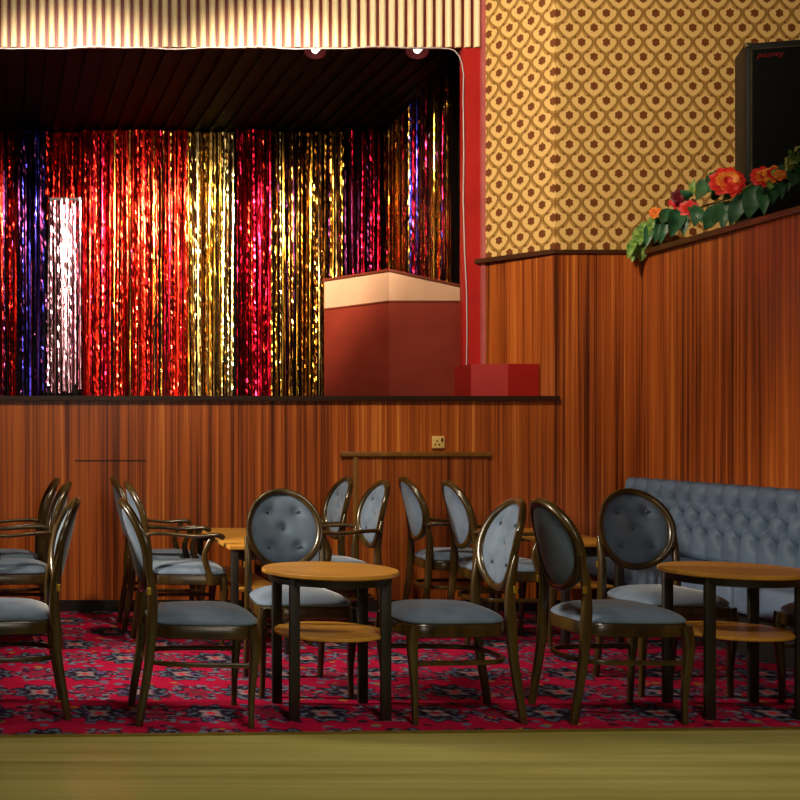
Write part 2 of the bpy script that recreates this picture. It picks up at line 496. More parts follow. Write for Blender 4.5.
# stage box: ceiling with battens, walls
ceil = MB().box(XL, 4.4, DP+.03, DB+.25, ZC, ZC+.08)
x = XL+.1
while x < 4.3:
    ceil.box(x, x+.045, DP+.05, DB+.2, ZC-.022, ZC); x += .155
struct(ceil.build('ceiling_stage', 'stage_black', smooth=False))
struct(MB().box(XL, 4.4, DB+.16, DB+.25, ZL, ZC).build('wall_stage_back', 'stage_drape', smooth=False))
struct(MB().prism([(3.78, DP+.06), (3.88, DP+.06), (4.1, DB+.16), (4.0, DB+.16)], ZL, ZC).build('wall_stage_right', 'stage_drape', smooth=False))
struct(MB().box(XL, XL+.08, DP+.05, DB+.16, ZL, ZC).build('wall_stage_left', 'stage_drape', smooth=False))
# rest of the hall
struct(MB().box(XL-.1, XL, YB, D0+.1, 0, ZT).build('wall_left', 'plaster', smooth=False))
struct(MB().box(XL-.1, 7.3, YB-.1, YB, 0, ZT).build('wall_rear', 'plaster', smooth=False))
struct(MB().box(XL-.1, 7.3, YB-.1, DP+.1, ZT, ZT+.08).build('ceiling', 'plaster', smooth=False))
# hatch in the panelling
hx0, hx1 = 340*D0/F, 490*D0/F
struct(MB().box(hx0+.02, hx1-.02, D0-.008, D0, .08, 1.07).build('door_1', 'hatch', smooth=False))
struct(MB().rbox(hx0, hx1, D0-.03, D0, 1.075, 1.11, .006).build('trim_8', 'olive_wood'))
sx = 355*D0/F
struct(MB().rbox(sx-.017, sx+.017, D0-.022, D0-.004, .08, 1.075, .004).build('trim_9', 'olive_wood'))
# thin closed panel seams at the left
struct(MB().box(75*D0/F, 146*D0/F, D0-.003, D0, 1.043, 1.05).build('trim_10', 'plinth', smooth=False))

# boxed red block on the ledge
rb = MB().prism([(3.336, 8.50), (3.556, 8.40), (3.79, 8.435), (3.53, 8.81), (3.336, 8.81)], ZL, 1.724)
tag(rb.build('boxed_plinth', 'red_paint', smooth=False), 'low red painted box on the stage ledge beside the red post', 'box')

# stage booth
bt = empty('stage_booth', (2.909, 8.97, ZL)); tag(bt, 'oxblood red booth with fawn band and sloping top at right of stage', 'booth')
ox, oy = 2.909, 8.97
poly = [(0, 0), (.72, 0), (.72, .62), (-.325, .59)]
zt = lambda x, y: (2.446-ZL) - .22*max(0, x)
MB().prism(poly, 0, 2.222-ZL).build('body', 'booth_red', bt, smooth=False)
MB().prism([(a*1.0+.0, b) for a, b in poly], 2.226-ZL, zt).build('upper_band', 'booth_band', bt, smooth=False)
big = [(-.004, -.012), (.726, -.012), (.726, .63), (-.34, .60)]
MB().prism(big, lambda x, y: zt(x, y), lambda x, y: zt(x, y)+.018).build('top_trim', 'booth_trim', bt, smooth=False)
g = .006
MB().prism([(-.004, -.005), (.724, -.005), (.724, .3), (-.334, .597)], 2.2155-ZL, 2.2275-ZL).build('band_bead', 'booth_trim', bt, smooth=False)

# white cable around the opening
cpts = []
for i in range(60):
    px = -70 + i*(450+70)/59
    cpts.append(at(px, 47.8+.9*math.sin(px*.045)+.5*math.sin(px*.11+1), DP-.035))
for px, py in ((455, 51), (459, 56), (462, 64), (463.5, 75), (463, 100), (463.8, 150), (463.2, 200), (464.5, 250), (466.5, 290), (467, 330), (466.5, 370), (467, 393.5)):
    cpts.append(at(px, py, DP-.02))
cb = MB().sweep(cpts, .0043, 8, up=(0, 1, .01)).build('lighting_cable', 'cable')
tag(cb, 'thin white cable looped along top and right edge of stage opening', 'cable')

# wall socket
ws = empty('wall_socket', (437.7*D0/F, D0-.008, EYE-12.2*D0/F)); tag(ws, 'yellowed cream wall socket above the hatch moulding', 'socket')
MB().rbox(-.043, .043, -.012, .008, -.043, .043, .006).build('faceplate', 'socket', ws)
for hx, hz in ((-.012, .008), (-.024, -.016), (.004, -.016)):
    MB().box(hx-.005, hx+.005, -.0135, -.011, hz-.006, hz+.006).build('pin_hole', 'socket_hole', ws, smooth=False)
MB().rbox(.016, .03, -.017, -.011, .004, .03, .002).build('switch', 'socket_hole', ws)

# ------------------------------------------------------------------ tinsel curtains
def tinsel(label, p0, p1, z0, z1, mats, w=None, pitch=.0072, jag=.05, seg=.034, wid=(.007, .015), depth=.05, topjag=0):
    p0 = Vector(p0+(0,)); p1 = Vector(p1+(0,)); d = (p1-p0); L = d.length; d.normalize(); nrm = Vector((d.y, -d.x, 0))
    root = empty('tinsel_curtain', ((p0.x+p1.x)/2, (p0.y+p1.y)/2, z0))
    tag(root, label, 'tinsel curtain')
    mb = MB(); n = int(L/pitch)
    for i in range(n):
        s = L*(i+random.random())/n
        off = random.uniform(0, depth)
        width = random.uniform(*wid)*random.choice((1, 1, .7))
        yaw = random.gauss(0, .5); mi = random.choices(range(len(mats)), w)[0] if w else random.randrange(len(mats))
        zb = z0 + abs(random.gauss(0, jag))
        zt = z1 - (abs(random.gauss(0, topjag)) if topjag else 0)
        m = int((zt-zb)/seg); kink = random.choice((.01, .03, .08, .3)); pk = random.choice((.0001, .0002, .0005, .0028))
        vs = []; sw = 0; drift = random.gauss(0, .012)
        for k in range(m+1):
            z = zt-(zt-zb)*k/m
            sw += random.gauss(0, .0008)
            yaw += random.gauss(0, .03)
            a = yaw + random.gauss(0, kink)
            c = p0 + d*(s+sw+drift*k/m) + nrm*(off+random.gauss(0, pk))
            v = d*math.cos(a)+nrm*math.sin(a)
            for sg in (-.5, .5):
                q = c+v*width*sg; vs.append((q.x-root.location.x, q.y-root.location.y, z-root.location.z))
        mb.add(vs, [(2*k, 2*k+1, 2*k+3, 2*k+2) for k in range(m)], mi)
    st = mb.build('strands', mats, root, smooth=False); st['kind'] = 'stuff'
    hb = MB(); q = [p0, p1, p1+nrm*.008, p0+nrm*.008]; q = [v+nrm*(-.012)-root.location for v in q]
    hb.prism([(v.x, v.y) for v in q], z1-z0-.03, z1-z0).build('header_tape', 'black' if topjag else mats[0], root, smooth=False)
    return root
ZF = ZL+.004; ZTIN = ZC-.03
def bx(px, k=0): return (px*.01, DB-.09*k)
tinsel('red tinsel curtain at far left edge of the stage', (-1.2, DB), bx(17), ZF, ZTIN, ['foil_red', 'foil_dark'], [3, 1])
tinsel('violet blue tinsel curtain, darkest one on the stage', bx(18,1), bx(45.5,1), ZF, ZTIN, ['foil_blue', 'foil_dark'], [2, 3], pitch=.011)
tinsel('pink silver tinsel curtain between the blue and wide red ones', bx(48,2), bx(80,2), ZF+.12, EYE+229*.01, ['foil_pink'], pitch=.009, topjag=.05)
tinsel('red strands standing in for the shaded top of the pink silver tinsel curtain', bx(46.5), bx(81), EYE+205*.01, ZTIN, ['foil_red'], pitch=.009, jag=.06)  # fascia shadow on the pink strands, put in as red foil above the cutoff
tinsel('widest red tinsel curtain, in the left half of the stage', bx(81.5,1), bx(186,1), ZF, ZTIN, ['foil_red', 'foil_gold', 'foil_crimson'], [9, 1, 2], pitch=.0075)
tinsel('pale gold tinsel curtain, brightest one near mid stage', bx(185.5), bx(234), ZF, ZTIN, ['foil_gold', 'foil_pale'], [2, 3], pitch=.008)
tinsel('narrow crimson tinsel curtain between two gold ones', bx(234,1), bx(269,1), ZF, ZTIN, ['foil_crimson', 'foil_red'], [3, 1])
tinsel('gold tinsel curtain left of the booth', bx(268.5), bx(345.5), ZF, ZTIN, ['foil_gold', 'foil_bronze', 'foil_dark', 'foil_pale'], [5, 3, 2, 1], pitch=.0085)
tinsel('dark crimson tinsel curtain behind the booth', bx(345.5,1), bx(377,1), ZF, ZTIN, ['foil_crimson', 'foil_dark'], [2, 3], pitch=.0095)
cA = Vector((3.86, DB-.0)); cB = Vector((3.625, 9.6))
def sp(t): v = cA.lerp(cB, t); return (v.x, v.y)
tinsel('gold tinsel curtain on the right side wall behind the booth', sp(.03), sp(.415), ZF, ZTIN, ['foil_gold', 'foil_bronze', 'foil_crimson'], [4, 2, 1], pitch=.011)
tinsel('mixed blue red and gold tinsel curtain nearest the red post', sp(.435), sp(1), ZF, ZTIN, ['foil_blue', 'foil_crimson', 'foil_gold', 'foil_dark'], [3, 2, 5, 2], pitch=.012)

# stage lamps hanging under the fascia
def stage_lamp(px, label, d=9.05):
    c = at(px, 46, d)
    r = empty('stage_lamp', c); tag(r, label, 'stage lamp', 'lamps under the fascia')
    tl = .5
    sh = MB(); n = 24
    sh.lathe([(.028, .1), (.045, .085), (.085, -.055), (.079, -.055), (.04, .08), (.02, .09)], n=n)
    o = sh.build('shade', 'lamp_can', r, angle=50); o.rotation_euler = (-.35, .25, 0)
    b = MB().lathe([(0, -.055), (.022, -.05), (.036, -.02), (.032, .015), (.015, .05), (0, .055)], n=16).build('bulb', 'bulb', r)
    b.rotation_euler = (-.35, .25, 0)
    MB().sweep([(0, 0, .08), (0, .01, .14), (0, .01, ZC-c.z)], .012, 8, up=(0, 1, 0)).build('bracket', 'black', r)
    return r, c
lamps = [stage_lamp(316, 'red stage lamp under the fascia above the crimson curtain'), stage_lamp(418, 'red stage lamp under the fascia nearest the red post')]

# ------------------------------------------------------------------ chairs
def outline(n, a_front=.238, a_back=.2, y0=-.262, y1=.2, e=4.6, sc_=1.0):
    out = []
    cy = (y0+y1)/2; hy = (y1-y0)/2
    for k in range(n):
        th = 2*PI*k/n; c, s = math.cos(th), math.sin(th)
        y = math.copysign(abs(s)**(2/e), s); xx = math.copysign(abs(c)**(2/e), c)
        wv = a_front + (a_back-a_front)*(y+1)/2
        out.append((xx*wv*sc_, cy+y*hy*sc_ - (.012*(1-xx*xx) if y < 0 else 0)))
    return out
BA, BB = .196, .212; BZ = .752; LEAN = math.radians(13)
def back_pt(u, v, off):
    """u,v in the oval's plane, off along its forward normal"""
    y = .262 - .052*(u/.2)**2 - off
    z = v
    return (u, y*1.0 + v*math.sin(LEAN) - 0, BZ + v*math.cos(LEAN) + off*math.sin(LEAN))
def make_chair(arms):
    r = empty('armchair' if arms else 'dining_chair')
    # legs
    for s in (-1, 1):
        pts = [(.212, -.222, .0, .0135, .0135), (.209, -.222, .04, .0125, .0125), (.207, -.224, .14, .0145, .0145), (.212, -.232, .26, .019, .019), (.214, -.236, .34, .023, .023), (.208, -.228, .42, .023, .023)]
        pts = smoothpath(pts, 4)
        MB().sweep([(s*p[0], p[1], p[2]) for p in pts], [(p[3], p[4]) for p in pts], 12, up=(0, 1, 0), power=3.5).flat(12).build('leg', 'chair_wood', r, angle=50)
        pts = [(.19, .25, 0, .0135, .016), (.19, .235, .1, .0145, .018), (.19, .208, .27, .016, .02), (.19, .195, .44, .017, .023), (.187, .193, .56, .016, .02), (.1895, .206, .66, .014, .016), (.192, .217, .72, .010, .011)]
        pts = smoothpath(pts, 4)
        MB().sweep([(s*p[0], p[1], p[2]) for p in pts], [(p[3], p[4]) for p in pts], 12, up=(0, 1, 0), power=3.5).flat(12).build('leg', 'chair_wood', r, angle=50)
    # seat frame
    ol = outline(48); sf = MB(); n = 48
    rows = [(.97, .372), (1.0, .377), (1.0, .422), (.985, .428)]
    for k, z in rows: sf.v += [(x*k, y*k, z) for x, y in ol]
    for i in range(3):
        for k in range(n): sf.f.append((i*n+k, i*n+(k+1) % n, (i+1)*n+(k+1) % n, (i+1)*n+k)); sf.mi.append(0)
    sf.f += [tuple(range(n))[::-1], tuple(range(3*n, 4*n))]; sf.mi += [0, 0]
    sf.build('seat_frame', 'chair_wood', r, angle=35)
    # cushion
    cu = MB(); rows = []
    for q, z in ((.955, .4285), (.985, .434), (.987, .441), (.955, .451), (.9, .461), (.8, .473), (.65, .484), (.45, .492), (.22, .496)):
        rows.append(len(cu.v)); cu.v += [(x*q, (y+.03)*q-.03, z) for x, y in ol]
    ci = len(cu.v); cu.v.append((0, -.03, .497))
    for A, B in zip(rows, rows[1:]):
        for k in range(n): cu.f.append((A+k, A+(k+1) % n, B+(k+1) % n, B+k)); cu.mi.append(0)
    for k in range(n): cu.f.append((rows[-1]+k, rows[-1]+(k+1) % n, ci)); cu.mi.append(0)
    cu.f.append(tuple(range(n))[::-1]); cu.mi.append(0)
    cu.build('seat', 'velvet', r, angle=80)
    # oval back frame
    m = 56; fr = MB(); o0 = 0; nn = 10
    for i in range(m):
        th = 2*PI*i/m
        for k in range(nn):
            ph = 2*PI*k/nn
            c, s = math.cos(ph), math.sin(ph); e = 2/2.8
            rr = .0165*math.copysign(abs(c)**e, c); oo = .017*math.copysign(abs(s)**e, s)
            fr.v.append(back_pt((BA-.0165+rr)*math.cos(th), (BB-.0165+rr)*math.sin(th), oo))
    for i in range(m):
        for k in range(nn):
            j = (i+1) % m; l = (k+1) % nn
            fr.f.append((i*nn+k, i*nn+l, j*nn+l, j*nn+k)); fr.mi.append(0)
    fr.build('back_frame', 'chair_wood', r, angle=60)
    # pad
    bts = [(-.076, .088), (.076, .088), (0, 0), (-.076, -.09), (.076, -.09)]
    def dim(u, v):
        d = 0
        for a, b in bts: d += .012*math.exp(-((u-a)**2+(v-b)**2)/(2*.017**2)) + .006*math.exp(-((u-a)**2+(v-b)**2)/(2*.045**2))
        return d
    pd = MB(); nr, na = 20, 48
    def rad(i, side):
        return i/nr
    for side in (1, -1):
        base = len(pd.v); pd.v.append(back_pt(0, 0, (.03-dim(0, 0)) if side > 0 else -.012))
        for i in range(1, nr+1):
            q = i/nr
            for k in range(na):
                th = 2*PI*k/na; u = (BA-.03)*q*math.cos(th); v = (BB-.03)*q*math.sin(th)
                off = (.002+.03*(1-q**3.2)-dim(u, v)*(1-q**6)) if side > 0 else -.012+.008*q**6
                pd.v.append(back_pt(u, v, off))
        for k in range(na):
            pd.f.append((base, base+1+k, base+1+(k+1) % na)); pd.mi.append(0)
        for i in range(nr-1):
            for k in range(na):
                A = base+1+i*na; B = A+na; l = (k+1) % na
                pd.f.append((A+k, A+l, B+l, B+k)); pd.mi.append(0)
    tot = 1+nr*na
    for k in range(na):
        A = 1+(nr-1)*na; l = (k+1) % na
        pd.f.append((A+k, A+l, tot+A+l, tot+A+k)); pd.mi.append(0)
    pad = pd.build('back_pad', 'velvet', r, angle=70)
    for a, b in bts:
        c = Vector(back_pt(a, b, .031-dim(a, b)))
        bt_ = MB(); k = .0085
        bt_.lathe([(0, -.003), (k, -.002), (k, .001), (k*.7, .0045), (0, .006)], n=10)
        o = bt_.build('button', 'button', pad); o.location = c; o.rotation_euler = (PI/2-LEAN, 0, 0)
    # U stretcher
    st = [(.208, -.222, .262), (.203, -.1, .262), (.196, .03, .262), (.18, .12, .262), (.14, .178, .262), (.07, .204, .262), (0, .21, .262)]
    st = smoothpath(st, 5); st = st + [(-x, y, z) for x, y, z in st[-2::-1]]
    MB().sweep(st, (.0085, .0115), 10, power=3).build('stretcher', 'chair_wood', r, angle=50)
    if arms:
        for s in (-1, 1):
            p = [(.195, .21, .655, .016, .013), (.213, .16, .668, .017, .0125), (.235, .05, .664, .02, .011), (.247, -.06, .655, .022, .011), (.25, -.14, .66, .024, .012), (.25, -.19, .661, .026, .014), (.25, -.215, .652, .024, .017), (.25, -.228, .642, .016, .012)]
            p = smoothpath(p, 4)
            arm = MB().sweep([(s*a[0], a[1], a[2]) for a in p], [(a[3], a[4]) for a in p], 12, power=2.6).build('arm', 'chair_wood', r, angle=50)
            p = [(.249, -.165, .652, .015, .017), (.247, -.135, .6, .013, .016), (.243, -.118, .54, .013, .017), (.24, -.135, .47, .014, .019), (.243, -.155, .40, .013, .021), (.243, -.155, .375, .012, .018)]
            p = smoothpath(p, 4)
            MB().sweep([(s*a[0], a[1], a[2]) for a in p], [(a[3], a[4]) for a in p], 10, up=(0, 1, 0), power=3).build('arm_support', 'chair_wood', arm, angle=50)
    else:
        for s in (-1, 1):
            MB().rbox(s*.205-.003, s*.205+.003, .2, .218, .56, .592, .0015).build('bracket', 'brass', r)
    return r
chair0 = make_chair(False); arm0 = make_chair(True)
used = {'c': 0, 'a': 0}
LEFT, RIGHT, FRONT = -PI/2, PI/2, 0
def put(kind, x, y, rz, label, jit=0):
    proto = chair0 if kind == 'c' else arm0
    o = proto if used[kind] == 0 else 'copy'
    used[kind] += 1
    placements.append((proto, o, x, y, rz+jit, label))
placements = []
put('c', .04, 5.40, LEFT, 'armless oval-back chair facing left at the left edge, nearest the floorboards', .02)
put('c', .845, 5.29, RIGHT, 'armless oval-back chair facing right, alone at left on the carpet front', -.02)
put('c', 1.445, 5.88, FRONT, 'armless oval-back chair facing the camera behind the whole round table')
put('c', 1.995, 5.335, LEFT, 'armless chair with bright pale oval back, facing left beside the whole round table', .0)
put('c', 2.70, 5.335, RIGHT, 'armless chair seen from behind its dark oval back, turned to the right-hand round table', .03)
put('c', 3.24, 5.89, FRONT, 'armless oval-back chair facing the camera behind the right-hand round table', .0)
put('c', 3.83, 5.33, LEFT, 'armless chair at the right edge, mostly hidden behind the right-hand round table')
put('a', .06, 7.66, LEFT, 'armchair facing left at the left edge, farther of the pair by the panelling', .02)
put('a', .10, 7.09, LEFT, 'armchair facing left at the left edge, nearer of the pair by the panelling', .02)
put('a', 1.025, 7.65, RIGHT, 'armchair facing right by the panelling, behind another armchair', -.02)
put('a', 1.05, 7.07, RIGHT, 'armchair facing right with its arms reaching the rectangular table, second from panelling', -.02)
put('a', 1.965, 7.80, LEFT, 'armchair with pale oval back facing left below the hatch moulding, farther one', .06)
put('a', 2.02, 7.24, LEFT, 'armchair with pale oval back facing left, nearer one behind the round table', .06)
put('a', 2.915, 7.77, RIGHT, 'armchair seen from behind, facing right below the socket, farther one', -.03)
put('a', 2.99, 7.21, RIGHT, 'armchair seen from behind, facing right below the socket, nearer one', -.03)
for proto, o, x, y, rz, label in placements:
    o = proto if o != 'copy' else copy_tree(proto)
    o.location = (x, y, .001); o.rotation_euler = (0, 0, rz)
    tag(o, label, 'armchair' if proto is arm0 else 'chair', 'armchairs along the panelled stage front' if proto is arm0 else 'armless oval-back chairs along the carpet edge')

# ------------------------------------------------------------------ tables
def round_table(x, y, label):
    r = empty('round_table', (x, y, 0)); tag(r, label, 'table', 'two-tier round tables')
    R = .296
    tp = MB(); n = 72
    tp.lathe([(0, .618), (R-.012, .618), (R, .624), (R, .636), (R-.004, .640), (0, .640)], n=n)
    tp.build('table_top', ['table_top'], r, angle=35)
    MB().lathe([(R-.045, .585), (R-.03, .585), (R-.03, .618), (R-.045, .618)], n=n).build('apron', 'table_leg', r, angle=35)
    sh = MB(); sh.lathe([(0, .35), (.236, .35), (.242, .354), (.242, .364), (.238, .367), (0, .367)], n=n)
    sh.build('shelf', ['table_top'], r, angle=35)
    for sx, sy in ((-1, -1), (1, -1), (1, 1), (-1, 1)):
        lg = MB(); lg.rbox(-.0225, .0225, -.012, .012, 0, .618, .004)
        o = lg.build('leg', 'table_leg', r, angle=35)
        o.location = (sx*.198, sy*.165, 0); o.rotation_euler = (0, 0, 0)
    return r
round_table(1.475, 5.37, 'two-tier round wooden table standing whole near the middle')
round_table(3.285, 5.385, 'two-tier round wooden table cut by the right edge of the photo')
def long_table(x0, x1, y0, y1, label):
    r = empty('rectangular_table', ((x0+x1)/2, (y0+y1)/2, 0)); tag(r, label, 'table', 'rectangular tables between armchairs')
    a, b = (x1-x0)/2, (y1-y0)/2
    MB().rbox(-a, a, -b, b, .588, .612, .005).build('table_top', 'table_top', r)
    MB().box(-a+.03, a-.03, -b+.03, -b+.05, .53, .588).build('apron', 'table_leg', r, smooth=False)
    MB().box(-a+.03, a-.03, b-.05, b-.03, .53, .588).build('apron', 'table_leg', r, smooth=False)
    MB().rbox(-a+.06, a-.06, -b+.04, b-.04, .345, .363, .004).build('shelf', 'table_top', r)
    for sx, sy in ((-1, -1), (1, -1), (1, 1), (-1, 1)):
        o = MB().rbox(-.02, .02, -.02, .02, 0, .588, .004).build('leg', 'table_leg', r)
        o.location = (sx*(a-.035), sy*(b-.028), 0)
long_table(1.285, 1.655, 6.72, 7.95, 'rectangular wooden table partly hidden behind the chair facing the camera')
long_table(3.22, 3.60, 6.88, 7.95, 'rectangular wooden table near the bench, behind the dark chair back')

# ------------------------------------------------------------------ tufted bench
bn = empty('tufted_bench', (XR, 7.0, 0)); tag(bn, 'blue-grey button-tufted bench along the right panelled wall', 'bench')
Y0, Y1 = 5.72-7.0, 8.22-7.0
XF = 4.30-XR
MB().box(-.30, -.02, Y0, Y1, 0, .30).build('plinth', 'black', bn, smooth=False)
def cushion(y0, y1):
    mb = MB(); mb.rbox(-.62, -.12, y0+.004, y1-.004, .30, .462, .03); return mb.build('seat_cushion', 'vinyl', bn, angle=60)
cushion(Y0, 6.32-7.0); cushion(6.32-7.0, 7.27-7.0); cushion(7.27-7.0, Y1)
# tufted backrest
bk = MB(); pu = .166; zt_, zb_ = .925, .465
rowz = [.82, .712, .604]
def pil(u, z):
    """0 at folds, 1 at the crown of each pad"""
    if z > rowz[0]: a = u/pu; f = abs(math.sin(PI*a)); return f**.6
    pv = 2*(rowz[0]-rowz[1])
    if z < rowz[2]: a = u/pu; return abs(math.sin(PI*a))**.55
    a = u/pu + (z-rowz[0])/pv; b = u/pu - (z-rowz[0])/pv
    return (abs(math.sin(PI*a))*abs(math.sin(PI*b)))**.6
nu, nv = 330, 64
for j in range(nv+1):
    for i in range(nu+1):
        y = Y0+(Y1-Y0)*i/nu; t = j/nv; z = zb_+(zt_-zb_)*t
        p = pil(y, z)
        bd = 0
        for ri, rz_ in enumerate(rowz):
            off = 0 if ri % 2 == 0 else .5
            k = y/pu-off; du = (k-round(k))*pu
            bd += .05*math.exp(-((du/1.1)**2+(z-rz_)**2)/(2*.022**2))
        h = .016+.034*p - bd*(1-.35*p)
        e = max(0, (t-.9)/.1); h *= math.sqrt(max(0, 1-e*e)) if t > .9 else 1
        zz = z + (.0 if t < .9 else .022*(p-.3)*math.sqrt(max(0, 1-(1-e)**2)))
        if t < .06: h *= t/.06*.4+.6
        bk.v.append((XF+.03-h, y, zz))
for j in range(nv):
    for i in range(nu):
        a = j*(nu+1)+i; bk.f.append((a, a+1, a+nu+2, a+nu+1)); bk.mi.append(0)
o = len(bk.v)
# top, back and ends close the pad
for i in range(nu+1):
    y = Y0+(Y1-Y0)*i/nu; bk.v += [(-.02, y, .925), (-.02, y, zb_)]
for i in range(nu):
    A = nv*(nu+1)+i
    bk.f.append((A, A+1, o+2*(i+1), o+2*i)); bk.f.append((o+2*i, o+2*i+2, o+2*i+3, o+2*i+1)); bk.f.append((o+2*i+1, o+2*i+3, i+1, i)); bk.mi += [0, 0, 0]
for i, fl in ((0, 0), (nu, 1)):
    f = [j*(nu+1)+i for j in range(nv+1)] + [o+2*i, o+2*i+1]
    bk.f.append(tuple(f)); bk.mi.append(0)
bkr = bk.build('backrest', 'vinyl', bn, angle=75)
for ri, rz_ in enumerate(rowz):
    k = math.ceil(Y0/pu)
    while True:
        y = (k+(.5 if ri % 2 else 0))*pu; k += 1
        if y > Y1-.03: break
        if y < Y0+.03: continue
        b_ = MB().lathe([(0, -.003), (.010, -.002), (.010, .001), (.007, .005), (0, .0065)], n=10).build('button', 'vinyl', bkr)
        b_.location = (XF+.034, y, rz_); b_.rotation_euler = (0, -PI/2, 0)

# ------------------------------------------------------------------ loudspeaker on the balcony
S0 = at(746, 43, 7.39)
rot = math.atan2(-.08, .28)
spk = empty('loudspeaker', (S0.x, S0.y, ZD-.06), rot); tag(spk, 'tall black loudspeaker standing behind the flower garland', 'loudspeaker')
Hs = S0.z-(ZD-.06)
cab = MB()
bm = bmesh.new()
W = .66
pl = [(0, 0), (W, 0), (W+.0, .03), (W-.02, .30), (.02, .30), (.0, .03)]
vs0 = [bm.verts.new((x, y, 0)) for x, y in pl]; vs1 = [bm.verts.new((x, y, Hs)) for x, y in pl]
bm.faces.new(vs0[::-1]); bm.faces.new(vs1)
for i in range(6): bm.faces.new((vs0[i], vs0[(i+1) % 6], vs1[(i+1) % 6], vs1[i]))
bmesh.ops.bevel(bm, geom=bm.edges[:], offset=.016, segments=2, affect='EDGES', profile=.5)
bm.verts.index_update()
cab.add([v.co[:] for v in bm.verts], [[v.index for v in f.verts] for f in bm.faces]); bm.free()
cab.build('cabinet', 'speaker', spk, angle=35)
grl = MB().rbox(.035, W-.035, -.012, .004, .05, Hs-.05, .004).build('grille', 'grille', spk)
ed = MB()
ed.box(.026, .033, -.006, .003, .045, Hs-.04).box(.026, W-.03, -.006, .003, Hs-.046, Hs-.04).box(W-.035, W-.028, -.006, .003, .045, Hs-.04)
ed.build('grille_edging', 'steel_edge', spk, smooth=False)
cn = MB().rbox(-.004, .03, -.006, .03, Hs-.03, Hs+.004, .008).build('corner_cap', 'steel_edge', spk); cn['label'] = 'metal corner cap'
fc = bpy.data.curves.new('logo', 'FONT'); fc.body = 'peavey'; fc.size = .052; fc.shear = .3; fc.extrude = .002
tmp = bpy.data.objects.new('tmp', fc); COL.objects.link(tmp)
bpy.context.view_layer.update()
lm = bpy.data.meshes.new_from_object(tmp); COL.objects.unlink(tmp); bpy.data.objects.remove(tmp)
lm.materials.clear(); lm.materials.append(M['logo'])
lg = bpy.data.objects.new('badge', lm); COL.objects.link(lg); lg.parent = spk
lg.location = (.055, -.014, Hs-.1); lg.rotation_euler = (PI/2, 0, 0); lg['label'] = 'small red lettered badge'

# ------------------------------------------------------------------ flower garland
gl = empty('flower_garland', (XR+.06, 7.6, ZD)); tag(gl, 'garland of artificial red flowers and green leaves along the right wall top', 'garland')
G0 = Vector(gl.location)
def gd(px, dx=0.03): return (XR+dx)*F/px
stemp = [(634, 254), (645, 240), (662, 222), (685, 212), (708, 205), (730, 197), (752, 184), (775, 172), (800, 158), (830, 140)]
sp_ = smoothpath([tuple(at(px, py, gd(px, .02 if px > 650 else -.0)) - G0) for px, py in stemp], 5)
MB().sweep(sp_, .006, 8).build('stem', 'stem', gl)
def leaf(base, tip, width, mat, curl=.25, facing=None):
    b = Vector(base); t = Vector(tip); d = t-b; L = d.length; d.normalize()
    f = Vector(facing or (-.45, -1, .35)).normalized()
    side = d.cross(f).normalized(); nrm = side.cross(d).normalized()
    if nrm.dot(f) < 0: nrm = -nrm
    mb = MB(); n = 10; m = 5
    for i in range(n+1):
        q = i/n; wv = width*.5*(math.sin(PI*min(1, q**.75*1.0)))**.8 if 0 < q < 1 else 0.0008
        droop = -curl*L*.35*q*q
        for j in range(m):
            s = (j-2)/2
            ripple = .004*math.sin(q*22)*abs(s)
            p = b + d*L*q + side*wv*s + nrm*(droop + .30*wv*abs(s) + ripple + .02*math.sin(PI*q))
            mb.v.append(tuple(p))
    for i in range(n):
        for j in range(m-1):
            a = i*m+j; mb.f.append((a, a+1, a+m+1, a+m)); mb.mi.append(0)
    # thickness
    k = len(mb.v); base_v = list(mb.v); mb.v += [tuple(Vector(v)-nrm*.0012) for v in base_v]
    mb.f += [tuple(q+k for q in f_)[::-1] for f_ in mb.f[:]]; mb.mi += [0]*(len(mb.f)-len(mb.mi))
    return mb.build('leaf', mat, gl, angle=70)
def P(px, py, dx=.0): return at(px, py, gd(max(px, 640), dx))-G0
big_leaves = [  # base px, tip px, width(px)
    ((674, 210), (658, 222), 13), ((676, 209), (672, 236), 17), ((682, 212), (684, 234), 12), ((662, 216), (655, 243), 9), ((668, 216), (660, 244), 8),
    ((712, 186), (693, 198), 22), ((726, 178), (700, 190), 20), ((722, 204), (704, 230), 17), ((730, 201), (711, 224), 14), ((728, 205), (722, 229), 11),
    ((744, 193), (730, 226), 15), ((758, 184), (738, 222), 22), ((762, 186), (764, 214), 13), ((757, 186), (748, 218), 18), ((770, 182), (772, 204), 13), ((776, 178), (782, 198), 12),
    ((786, 168), (788, 190), 13), ((796, 168), (793, 186), 14), ((800, 160), (806, 190), 16), ((700, 208), (694, 226), 12), ((690, 206), (702, 222), 10),
    ((740, 190), (722, 200), 12), ((812, 150), (800, 175), 18), ((790, 165), (778, 176), 12), ((688, 200), (680, 190), 9), ((715, 200), (712, 184), 11), ((650, 224), (646, 246), 10), ((734, 206), (732, 222), 9)]
for (a, b, wpx) in big_leaves:
    dx = random.uniform(-.04, .05)
    d = gd(a[0]); 
    leaf(P(a[0], a[1], dx), P(b[0], b[1], dx-random.uniform(.02, .07)), wpx*d/F*1.0, 'leaf', random.uniform(.1, .5), (random.uniform(-.7, -.1), -1, random.uniform(.0, .8)))
